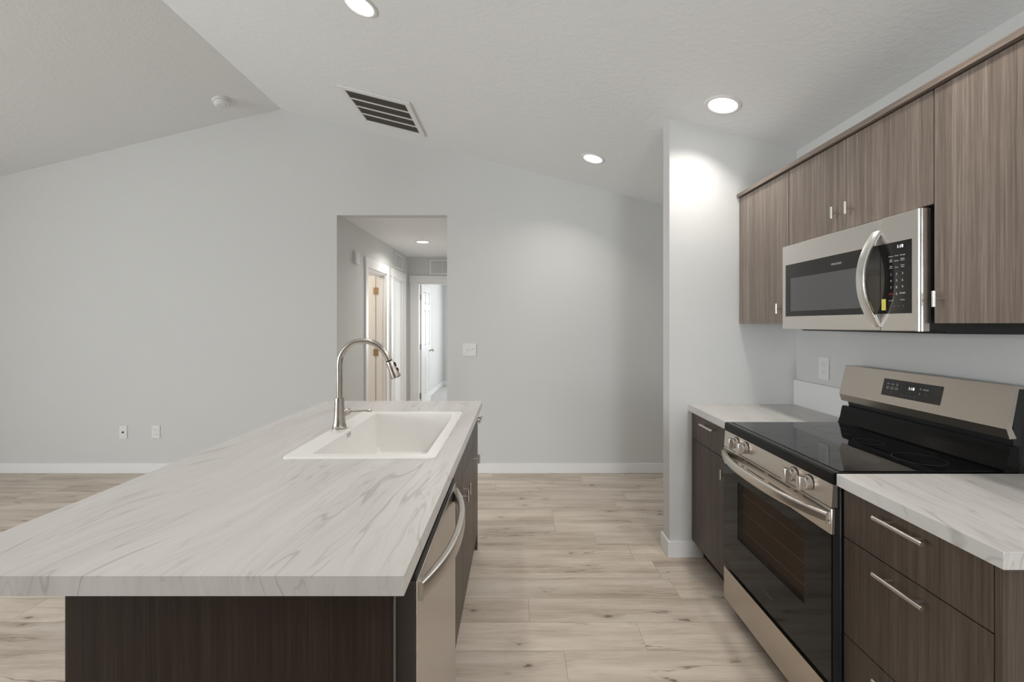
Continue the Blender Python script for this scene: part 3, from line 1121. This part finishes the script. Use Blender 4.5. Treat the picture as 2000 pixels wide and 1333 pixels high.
# liner and rack wires behind the window
bm = new_bm()
box(bm, 1.040, 1.0435, WY0 + 0.0005, WY1 - 0.0005, WZ0 + 0.0005, WZ1 - 0.0005)
obj('oven_liner', bm, M_cavity, d)
bm = new_bm()
for z in (0.615, 0.535, 0.455):
    cyl(bm, (1.036, WY0, z), (1.036, WY1, z), 0.0014, 8)
obj('oven_rack', bm, M_rack, d)
obj('lettering', text_bm([('FRIGIDAIRE', 0, 0, 0.0150, 'CENTER')], lambda u, v: (Vector((DX - 0.0003, 1.826, 0.300)), Vector((0, -1, 0)), Vector((0, 0, 1)))), M_dim, d)
# control panel with knobs
bm = prism(new_bm(), [(DX + 0.001, 0.8025), (DX + 0.020, 0.8025), (DX + 0.020, 0.877), (DX + 0.006, 0.877)], 'Y', RY0, RY1)
cp = obj('control_panel', bm, M_steel_c, t)
obj('panel_back', bx(DX + 0.0205, 1.0448, RY0 + 0.002, RY1 - 0.002, 0.8025, 0.877), M_blackp, cp)
for y, a in ((2.087, 0), (2.002, 0), (1.655, 0), (1.570, 0)):
    bm = lathe(new_bm(), [(0.0255, 0.0), (0.0255, 0.003), (0.0205, 0.004), (0.0220, 0.010), (0.0225, 0.020), (0.0205, 0.0235), (0.0, 0.0240)], (DX + 0.004, y, 0.843), (-1, 0, 0), 36)
    box(bm, DX - 0.037, DX - 0.012, y - 0.0105, y + 0.0105, 0.843 - 0.0235, 0.843 + 0.0235, 0.003, 2)
    k = obj('knob', bm, M_pull, t)
    obj('collar', lathe(new_bm(), [(0.029, 0.0), (0.029, 0.0012), (0.026, 0.002), (0.0, 0.002)], (DX + 0.0045, y, 0.843), (-1, 0, 0), 32), M_blackp, k)
# cooktop: thick black front edge, glass, ring marks, upstand
bm = prism(new_bm(), [(DX + 0.003, 0.8785), (1.62, 0.8785), (1.62, 0.9150), (DX + 0.012, 0.9165), (DX + 0.005, 0.9120)], 'Y', RY0, RY1)
ct = obj('cooktop', bm, M_enamel, t)
obj('glass_surface', bx(DX + 0.035, 1.572, RY0 + 0.010, RY1 - 0.010, 0.9155, 0.9185, bev=0.001, seg=1), M_black, ct)


def ring(cx, cy, r, w=0.0009, n=72):
    b2 = new_bm()
    loops(b2, [[(cx + rr * math.cos(2 * math.pi * i / n), cy + rr * math.sin(2 * math.pi * i / n), z) for i in range(n)]
               for rr, z in ((r - w, 0.91845), (r - w, 0.91868), (r + w, 0.91868), (r + w, 0.91845))])
    return b2


for cx, cy, rs in ((1.178, 1.645, (0.118, 0.088, 0.058)), (1.177, 1.995, (0.092,)), (1.425, 1.595, (0.076,)), (1.43, 1.83, (0.052,)), (1.425, 2.03, (0.076,))):
    for i, r in enumerate(rs):
        obj('burner_ring', ring(cx, cy, r, 0.0011 if i == 0 else 0.0007), M_ring, ct)
bm = prism(new_bm(), [(1.570, 0.9170), (1.576, 0.9230), (1.584, 0.9500), (1.592, 0.9900), (1.597, 0.9990), (1.620, 0.9990), (1.620, 0.9100), (1.570, 0.9100)], 'Y', RY0, RY1)
obj('rear_upstand', bm, M_enamel, ct)
# backguard
bm = prism(new_bm(), [(1.618, 0.9990), (1.655, 0.9990), (1.655, 1.185), (1.628, 1.185), (1.612, 1.030)], 'Y', RY0 + 0.012, RY1 - 0.012)
obj('backguard_core', bm, M_blackp, t)
bm = prism(new_bm(), [(1.5905, 1.0240), (1.5800, 1.0560), (1.6110, 1.1930), (1.6200, 1.1955), (1.6500, 1.1900), (1.6500, 1.1860), (1.6210, 1.1860), (1.5980, 1.0590), (1.6130, 1.0260)], 'Y', RY0, RY1)
bg = obj('backguard', bm, M_steel, t)
f0, f1 = Vector((1.5800, 0, 1.0560)), Vector((1.6110, 0, 1.1930))
fu = (f1 - f0).normalized()
fn = Vector((-fu.z, 0, fu.x))


def on_face(dz, y, lift=0.0):
    p_ = f0 + fu * dz + fn * lift
    return Vector((p_.x, y, p_.z))


def face_box(bm, d0, d1, y0, y1, l0, l1):
    vs = [on_face(d, y, l) for d in (d0, d1) for y in (y0, y1) for l in (l0, l1)]
    V = [bm.verts.new(v) for v in vs]
    for f in ((0, 1, 3, 2), (4, 6, 7, 5), (0, 4, 5, 1), (2, 3, 7, 6), (0, 2, 6, 4), (1, 5, 7, 3)):
        bm.faces.new([V[i] for i in f])
    bmesh.ops.recalc_face_normals(bm, faces=bm.faces[:])
    return bm


disp = obj('display', face_box(new_bm(), 0.0345, 0.1070, 1.690, 1.963, -0.004, 0.0008), M_panel, bg)
pl = lambda u, v: (on_face(v, u, 0.0010), Vector((0, -1, 0)), fu)
obj('clock', text_bm([('1:18', 1.822, 0.079, 0.0165, 'CENTER')], pl), M_led, disp)
its = []
for r, row in enumerate((('Bake', 'Broil', 'Air\nFry'), ('Conv\nBake', 'Conv\nRoast', 'Keep\nWarm'))):
    for c_, w_ in enumerate(row):
        its.append((w_, 1.936 - c_ * 0.0225, 0.0865 - r * 0.0165, 0.0062, 'CENTER'))
its += [('START', 1.758, 0.083, 0.0085, 'CENTER'), ('^', 1.782, 0.0815, 0.015, 'CENTER'), ('v', 1.782, 0.0650, 0.0110, 'CENTER')]
obj('lettering', text_bm(its, pl), M_print, disp)
its = [('Self\nClean', 1.936, 0.053, 0.0055, 'CENTER'), ('Steam\nClean', 1.9135, 0.052, 0.0055, 'CENTER'), ('OFF', 1.758, 0.0655, 0.0080, 'CENTER')]
for k in range(4):
    obj('icon', text_bm([('o', 1.858 - k * 0.0195, 0.049, 0.012, 'CENTER')], pl), M_dim, disp)
obj('faint_lettering', text_bm(its, pl), M_dim, disp)

# ------------------------------------------------------------------ upper cabinets
UX, UT = 1.335, 0.019
UZ0, UZ1 = 1.3985, 2.152


def upper(label, y0, y1, z0, doors):
    t = thing('upper_cabinet', label, 'cabinet', (1.5, (y0 + y1) / 2, z0))
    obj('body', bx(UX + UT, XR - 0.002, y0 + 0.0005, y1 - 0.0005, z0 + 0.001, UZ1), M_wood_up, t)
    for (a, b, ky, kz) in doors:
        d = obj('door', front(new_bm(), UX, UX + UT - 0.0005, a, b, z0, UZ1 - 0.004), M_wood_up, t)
        t_knob(UX, ky, kz, -1, d)
    return t


upper('tall dark oak upper cabinet beside the stub wall, left of the microwave', 2.2105, 2.703, UZ0, [(2.212, 2.702, 2.262, 1.473)])
upper('short dark oak upper cabinet with two doors above the microwave', 1.4435, 2.2085, 1.782, [(1.8275, 2.2075, 1.866, 1.857), (1.4445, 1.8255, 1.788, 1.858)])
upper('tall dark oak upper cabinet right of the microwave', 0.965, 1.4415, UZ0, [(0.966, 1.4405, 1.408, 1.475)])
bm = bx(1.320, XR - 0.002, 0.955, 2.7035, UZ1 + 0.001, 2.174, bev=0.001, seg=1)
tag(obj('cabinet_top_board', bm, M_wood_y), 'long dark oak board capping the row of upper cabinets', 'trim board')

# ------------------------------------------------------------------ microwave
MX, MB = 1.3016, 1.3340
MY0, MY1, MZ0, MZ1 = 1.4535, 2.2065, 1.3765, 1.772
SY = 1.6115
t = thing('microwave', 'stainless steel over-the-range microwave with a black glass front', 'microwave', (1.49, RC, 1.36))
bm = bx(MB, XR - 0.003, MY0 + 0.0015, MY1 - 0.0015, MZ0, MZ1 - 0.003, bev=0.002, seg=1)
obj('body', bm, M_blackp, t)
bm = prism(new_bm(), [(1.375, MZ0), (1.405, 1.364), (1.66, 1.362), (1.668, MZ0)], 'Y', MY0 + 0.004, MY1 - 0.004)
obj('underside_vent', bm, M_blackp, t)
d = obj('door', bx(MX, MB - 0.001, SY + 0.0008, MY1, MZ0 - 0.004, MZ1, bev=0.0025), M_steel_m, t)
GZ0, GZ1 = 1.4325, 1.679
obj('glass_panel', bx(MX - 0.0008, MX + 0.002, SY + 0.001, 2.179, GZ0, GZ1), M_panel, d)
w_ = obj('window', bx(MX - 0.0012, MX + 0.001, 1.69, 2.138, 1.4565, 1.612), M_mwin, d)
obj('lettering', text_bm([('FRIGIDAIRE', 0, 0, 0.0118, 'CENTER')], lambda u, v: (Vector((MX - 0.0011, 1.833, 1.642)), Vector((0, -1, 0)), Vector((0, 0, 1)))), M_logo, d)
path = []
for i in range(37):
    u = i / 36
    e = max(0.0, 1 - abs(2 * u - 1) ** 2.1)
    path.append((MX + 0.001 - 0.054 * e, 1.6285 + 0.004 * math.sin(math.pi * u), 1.389 + (1.727 - 1.389) * u))
bm = sweep(new_bm(), path, rrect_section(0.014, 0.040, 0.005, 4), (0, 1, 0))
obj('handle', bm, M_chrome, d)
cp = obj('control_panel', bx(MX, MB - 0.001, MY0 + 0.012, SY - 0.0008, MZ0 - 0.004, MZ1, bev=0.002), M_steel_m, t)
bm = new_bm()
cyl(bm, (MX + 0.013, MY0 + 0.013, MZ0 - 0.004), (MX + 0.013, MY0 + 0.013, MZ1), 0.013, 28)
box(bm, MX + 0.013, MB - 0.001, MY0, MY0 + 0.013, MZ0 - 0.004, MZ1, 0.001, 1)
obj('corner_trim', bm, M_chrome, t)
gp = obj('control_glass', bx(MX - 0.0008, MX + 0.002, 1.4837, SY - 0.001, GZ0, GZ1, bev=0.0006, seg=1), M_panel, cp)
pl = lambda u, v: (Vector((MX - 0.0010, u, v)), Vector((0, -1, 0)), Vector((0, 0, 1)))
obj('clock', text_bm([('1:18', 1.5285, 1.6605, 0.0150, 'CENTER')], pl), M_led, gp)
C3 = (1.5655, 1.5425, 1.5185)
its = []
for z, row in ((1.631, ('Popcorn', 'Potato', 'Beverage')), (1.6135, ('Melt\nSoften', 'Defrost', 'Sensor\nReheat')), (1.591, ('Time\nCook', 'Timer', 'Power\nLevel'))):
    its += [(w2, y, z + (0.0025 if '\n' in w2 else 0), 0.0056, 'CENTER') for w2, y in zip(row, C3)]
for z, row in ((1.568, '123'), (1.5455, '456'), (1.5225, '789')):
    its += [(w2, y, z, 0.0112, 'CENTER') for w2, y in zip(row, C3)]
its += [('0', C3[1], 1.4995, 0.0112, 'CENTER'), ('START', C3[2], 1.5010, 0.0082, 'CENTER'), ('On / Off', C3[0], 1.4775, 0.0052, 'CENTER'), ('+30 Sec', C3[2], 1.4785, 0.0056, 'CENTER')]
obj('lettering', text_bm(its, pl), M_print, gp)
obj('stop_lettering', text_bm([('STOP', C3[0], 1.5000, 0.0076, 'CENTER')], pl), M_red, gp)
for ch, yy in (('o', 1.551), ('v', 1.534), ('o', 1.5155)):
    obj('icon', text_bm([(ch, yy, 1.459, 0.012, 'CENTER')], pl), M_dim, gp)
o = obj('sticker', bx(MX - 0.0013, MX - 0.0007, 1.5875, 1.6055, 1.4450, 1.4845), M_yellow, gp)
o['label'] = 'small yellow sticker'

# ------------------------------------------------------------------ island
IX0, IX1, IY0, IY1 = -1.192, -0.2156, 0.8615, 2.820
SX0, SX1, SY0, SY1 = -0.838, -0.289, 1.600, 2.436
bm = slab_hole(new_bm(), IX0, IX1, IY0, IY1, ZC0, ZC1, SX0 + 0.02, SX1 - 0.02, SY0 + 0.02, SY1 - 0.02)
tag(obj('island_worktop', bm, M_counter), 'pale veined laminate island worktop with the white sink set in it', 'worktop')
IF = -0.242                                  # island cabinet faces (towards +X)
t = thing('island_cladding', 'dark oak cladding, shade painted in, closing the near end of the island', 'cabinet panel', (-0.58, 0.94, 0))
obj('end_panel', front(new_bm(), -0.918, -0.2565, 0.915, 0.940, 0, ZC0), M_wood_shaded, t)
obj('filler', front(new_bm(), -0.30, -0.2565, 0.9402, 0.958, 0, ZC0), M_edge, t)
obj('back_panel', front(new_bm(), -0.918, -0.900, 0.941, 2.800, 0, ZC0), M_wood_shaded, t)

# dishwasher
WYA, WYB, WX = 0.966, 1.5635, -0.2125
t = thing('dishwasher', 'stainless steel dishwasher under the island worktop with a bowed handle', 'dishwasher', (-0.5, 1.265, 0))
obj('body', bx(-0.86, -0.275, WYA + 0.004, WYB - 0.004, 0.02, 0.868), M_blackp, t)
obj('kick_plate', bx(-0.30, -0.285, WYA + 0.004, WYB - 0.004, 0.0, 0.10), M_blackp, t)
d = obj('door', bx(WX - 0.004, WX, WYA, WYB, 0.115, 0.846, bev=0.0015), M_steel_v, t)
obj('door_dark_side', bx(-0.2735, WX - 0.0042, WYA + 0.0005, WYB - 0.0005, 0.117, 0.845, bev=0.002), M_door_side, d)  # steel door's sides, painted dark in place of what they reflect
obj('control_strip', bx(-0.2735, WX - 0.002, WYA, WYB, 0.8465, 0.862, bev=0.003), M_blackp, d)
path = []
for i in range(41):
    u = i / 40
    e = max(0.0, 1 - abs(2 * u - 1) ** 2.2)
    path.append((WX + 0.002 + 0.050 * e, WYA + 0.013 + (WYB - WYA - 0.035) * u, 0.815))
bm = sweep(new_bm(), path, rrect_section(0.020, 0.042, 0.006, 5), (0, 0, 1))
obj('handle', bm, M_steel_v, d)

# sink cabinet and drawer cabinet
t = thing('base_cabinet', 'dark oak sink cabinet with two doors beside the dishwasher', 'cabinet', (-0.55, 2.03, 0))
bm = new_bm()
for args in ((-0.87, IF - FT, 1.568, 1.584, 0.105, ZC0), (-0.87, IF - FT, 2.480, 2.496, 0.105, ZC0), (-0.87, -0.855, 1.584, 2.480, 0.105, ZC0), (-0.855, IF - FT, 1.584, 2.480, 0.105, 0.121), (IF - FT - 0.016, IF - FT, 1.584, 2.480, 0.78, ZC0)):
    box(bm, *args)
obj('body', bm, M_carc, t)
obj('toe_kick', bx(IF - 0.09, IF - 0.075, 1.568, 2.496, 0, 0.104), M_kick, t)
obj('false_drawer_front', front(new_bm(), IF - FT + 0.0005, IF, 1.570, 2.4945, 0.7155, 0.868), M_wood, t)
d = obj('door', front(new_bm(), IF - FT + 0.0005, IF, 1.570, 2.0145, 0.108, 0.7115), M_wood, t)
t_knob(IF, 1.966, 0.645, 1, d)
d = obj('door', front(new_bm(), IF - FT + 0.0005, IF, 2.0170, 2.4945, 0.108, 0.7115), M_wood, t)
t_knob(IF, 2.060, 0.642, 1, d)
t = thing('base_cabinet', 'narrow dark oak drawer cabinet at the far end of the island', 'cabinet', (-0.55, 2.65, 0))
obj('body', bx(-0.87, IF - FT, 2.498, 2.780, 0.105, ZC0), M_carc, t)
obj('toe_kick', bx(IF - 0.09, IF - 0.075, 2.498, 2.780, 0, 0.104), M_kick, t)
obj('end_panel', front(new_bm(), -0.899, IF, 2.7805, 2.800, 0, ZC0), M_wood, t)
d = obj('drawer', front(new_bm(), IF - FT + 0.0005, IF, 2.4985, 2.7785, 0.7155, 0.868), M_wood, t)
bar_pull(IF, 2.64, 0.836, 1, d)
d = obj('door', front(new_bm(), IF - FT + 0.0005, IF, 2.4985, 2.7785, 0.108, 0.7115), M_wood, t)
t_knob(IF, 2.53, 0.638, 1, d)

# sink
t = thing('sink', 'white rectangular drop-in sink with a faucet ledge, set in the island', 'sink', (-0.56, 2.018, 0.70))
def lp(x0, x1, y0, y1, r, z):
    return [(a, b, z) for a, b in rrect(x0, x1, y0, y1, r)]
BX0, BX1, BY0, BY1 = -0.748, -0.330, 1.646, 2.390
S = [lp(SX0, SX1, SY0, SY1, 0.022, ZC1 + 0.0003), lp(SX0 + 0.0005, SX1 - 0.0005, SY0 + 0.0005, SY1 - 0.0005, 0.022, ZC1 + 0.0055),
     lp(SX0 + 0.004, SX1 - 0.004, SY0 + 0.004, SY1 - 0.004, 0.020, ZC1 + 0.0085),
     lp(BX0 - 0.005, BX1 + 0.005, BY0 - 0.005, BY1 + 0.005, 0.022, ZC1 + 0.0085),
     lp(BX0 - 0.001, BX1 + 0.001, BY0 - 0.001, BY1 + 0.001, 0.019, ZC1 + 0.0065),
     lp(BX0, BX1, BY0, BY1, 0.018, ZC1 + 0.001),
     lp(BX0 + 0.008, BX1 - 0.008, BY0 + 0.008, BY1 - 0.008, 0.022, 0.745),
     lp(BX0 + 0.016, BX1 - 0.016, BY0 + 0.016, BY1 - 0.016, 0.026, 0.722),
     lp(BX0 + 0.040, BX1 - 0.040, BY0 + 0.040, BY1 - 0.040, 0.035, 0.714)]
bm = loops(new_bm(), S, cap_last=True)
out = [lp(SX0 + 0.024, SX1 - 0.024, SY0 + 0.024, SY1 - 0.024, 0.03, ZC1 + 0.0003), lp(BX0 - 0.012, BX1 + 0.008, BY0 - 0.008, BY1 + 0.008, 0.025, 0.90), lp(BX0 - 0.004, BX1 + 0.004, BY0 - 0.004, BY1 + 0.004, 0.03, 0.700)]
b2 = loops(new_bm(), [S[0]] + out, cap_last=True)
merge(bm, b2)
bmesh.ops.remove_doubles(bm, verts=bm.verts[:], dist=1e-5)
obj('basin', bm, M_sink, t)
bm = new_bm()
for k in range(3):
    z = 0.895 + k * 0.0065
    box(bm, BX0 - 0.001, BX0 + 0.0024, 1.985, 2.030, z, z + 0.003, 0.0008, 1)
obj('overflow', bm, M_grey, t)
obj('drain', lathe(new_bm(), [(0.045, 0), (0.045, 0.003), (0.036, 0.004), (0.030, 0.0015), (0.012, 0.0015), (0.010, 0.006), (0, 0.006)], (-0.54, 2.018, 0.7142), (0, 0, 1), 32), M_nickel, t)

# faucet
fx, fy, fz = -0.802, 2.040, ZC1 + 0.0085
t = thing('faucet', 'brushed nickel gooseneck faucet with pull-down spray head, beside the sink', 'faucet', (fx, fy, fz))
obj('base', lathe(new_bm(), [(0.0325, 0.0), (0.0325, 0.003), (0.0305, 0.0045), (0.0305, 0.007), (0.0315, 0.009), (0.0295, 0.0125), (0.0262, 0.030), (0.0238, 0.055), (0.0222, 0.085), (0.0212, 0.115), (0.0207, 0.134), (0.0198, 0.139), (0.0150, 0.1405)], (fx, fy, fz), (0, 0, 1), 40), M_nickel, t)


def P(zx, zy):
    """spout centre line sampled in the faucet's own upright plane"""
    return Vector(((620 + zx / 6.35 - 1009) * fy / 880, fy, 1.397 + (633 - (650 + zy / 6.35)) * fy / 880))


z0_ = fz + 0.137
pts = [(fx, fy, z0_), (fx, fy, z0_ + 0.06), (fx, fy, z0_ + 0.12), P(259, 395), P(272, 310), P(308, 235), P(368, 168), P(450, 122), P(565, 105), P(675, 126), P(768, 187), P(832, 268), P(876, 352)]
pts = [Vector(p_) for p_ in pts]
dx_ = fx - P(259, 395).x
pts = pts[:3] + [p_ + Vector((dx_, 0, 0)) for p_ in pts[3:]]
obj('spout', sweep(new_bm(), catmull(pts, 8), circle_section(0.0133, 28), (0, 1, 0)), M_nickel, t)
h0 = pts[-1]
hd = (P(970, 570) - P(880, 355)).normalized()
sh = obj('spray_head', lathe(new_bm(), [(0.0125, 0.002), (0.0160, 0.0035), (0.0168, 0.006), (0.0180, 0.028), (0.0200, 0.052), (0.0225, 0.074), (0.0226, 0.080), (0.0215, 0.083), (0.017, 0.0835), (0.0, 0.0825)], h0, hd, 36), M_nickel, t)
obj('collar', lathe(new_bm(), [(0.0142, -0.003), (0.0142, 0.003), (0.012, 0.0035)], h0, hd, 30), M_blackp, sh)
hs = Vector((-hd.z, 0, hd.x))
hs = hs if hs.x > 0 else -hs
for d0, d1 in ((0.014, 0.034), (0.041, 0.057)):
    bm = new_bm()
    tt = bx(-0.006, 0.006, -0.0035, 0.0035, -0.5 * (d1 - d0), 0.5 * (d1 - d0), bev=0.002)
    side = Vector((0, 1, 0))
    cc = h0 + hd * ((d0 + d1) / 2) + hs * (0.0175 + 0.06 * (d0 + d1) / 2)
    for v in tt.verts:
        v.co = cc + side * v.co.x + hs * v.co.y + hd * v.co.z
    merge(bm, tt)
    obj('spray_button', bm, M_blackp, sh)
lz = fz + 0.070
hub = Vector((0.88, 0.42, 0.10)).normalized()
hb = Vector((fx, fy, lz)) + hub * 0.016
lv = obj('lever', lathe(new_bm(), [(0.0150, 0), (0.0162, 0.006), (0.0162, 0.010), (0.0150, 0.0105), (0.0150, 0.012), (0.0165, 0.0125), (0.0165, 0.022), (0.0140, 0.029), (0.007, 0.032), (0, 0.0325)], hb, hub, 28), M_nickel, t)
a0_ = hb + hub * 0.020
tip = Vector((fx + 0.128, fy + 0.035, lz + 0.004))
bm = sweep(new_bm(), catmull([a0_, a0_.lerp(tip, 0.35), a0_.lerp(tip, 0.75) + Vector((0, 0, 0.001)), tip], 5), circle_section(0.0036, 14), (0, 0, 1))
e_ = (tip - a0_).normalized()
lathe(bm, [(0.0, -0.026), (0.0035, -0.022), (0.0058, -0.010), (0.0062, 0.0), (0.0045, 0.006), (0.0, 0.008)], tip, e_, 16)
obj('lever_arm', bm, M_nickel, lv)

# repeats share a group phrase
GROUPS = {'base_cabinet': 'base cabinets of the kitchen', 'upper_cabinet': 'upper cabinets over the range counter',
          'wall_outlet': 'white power outlets', 'wall_vent': 'louvred vents high in the hallway',
          'worktop': 'worktops either side of the range'}
for o in bpy.data.objects:
    if o.parent is None and o.name.split('.')[0] in GROUPS and 'label' in o:
        o['group'] = GROUPS[o.name.split('.')[0]]
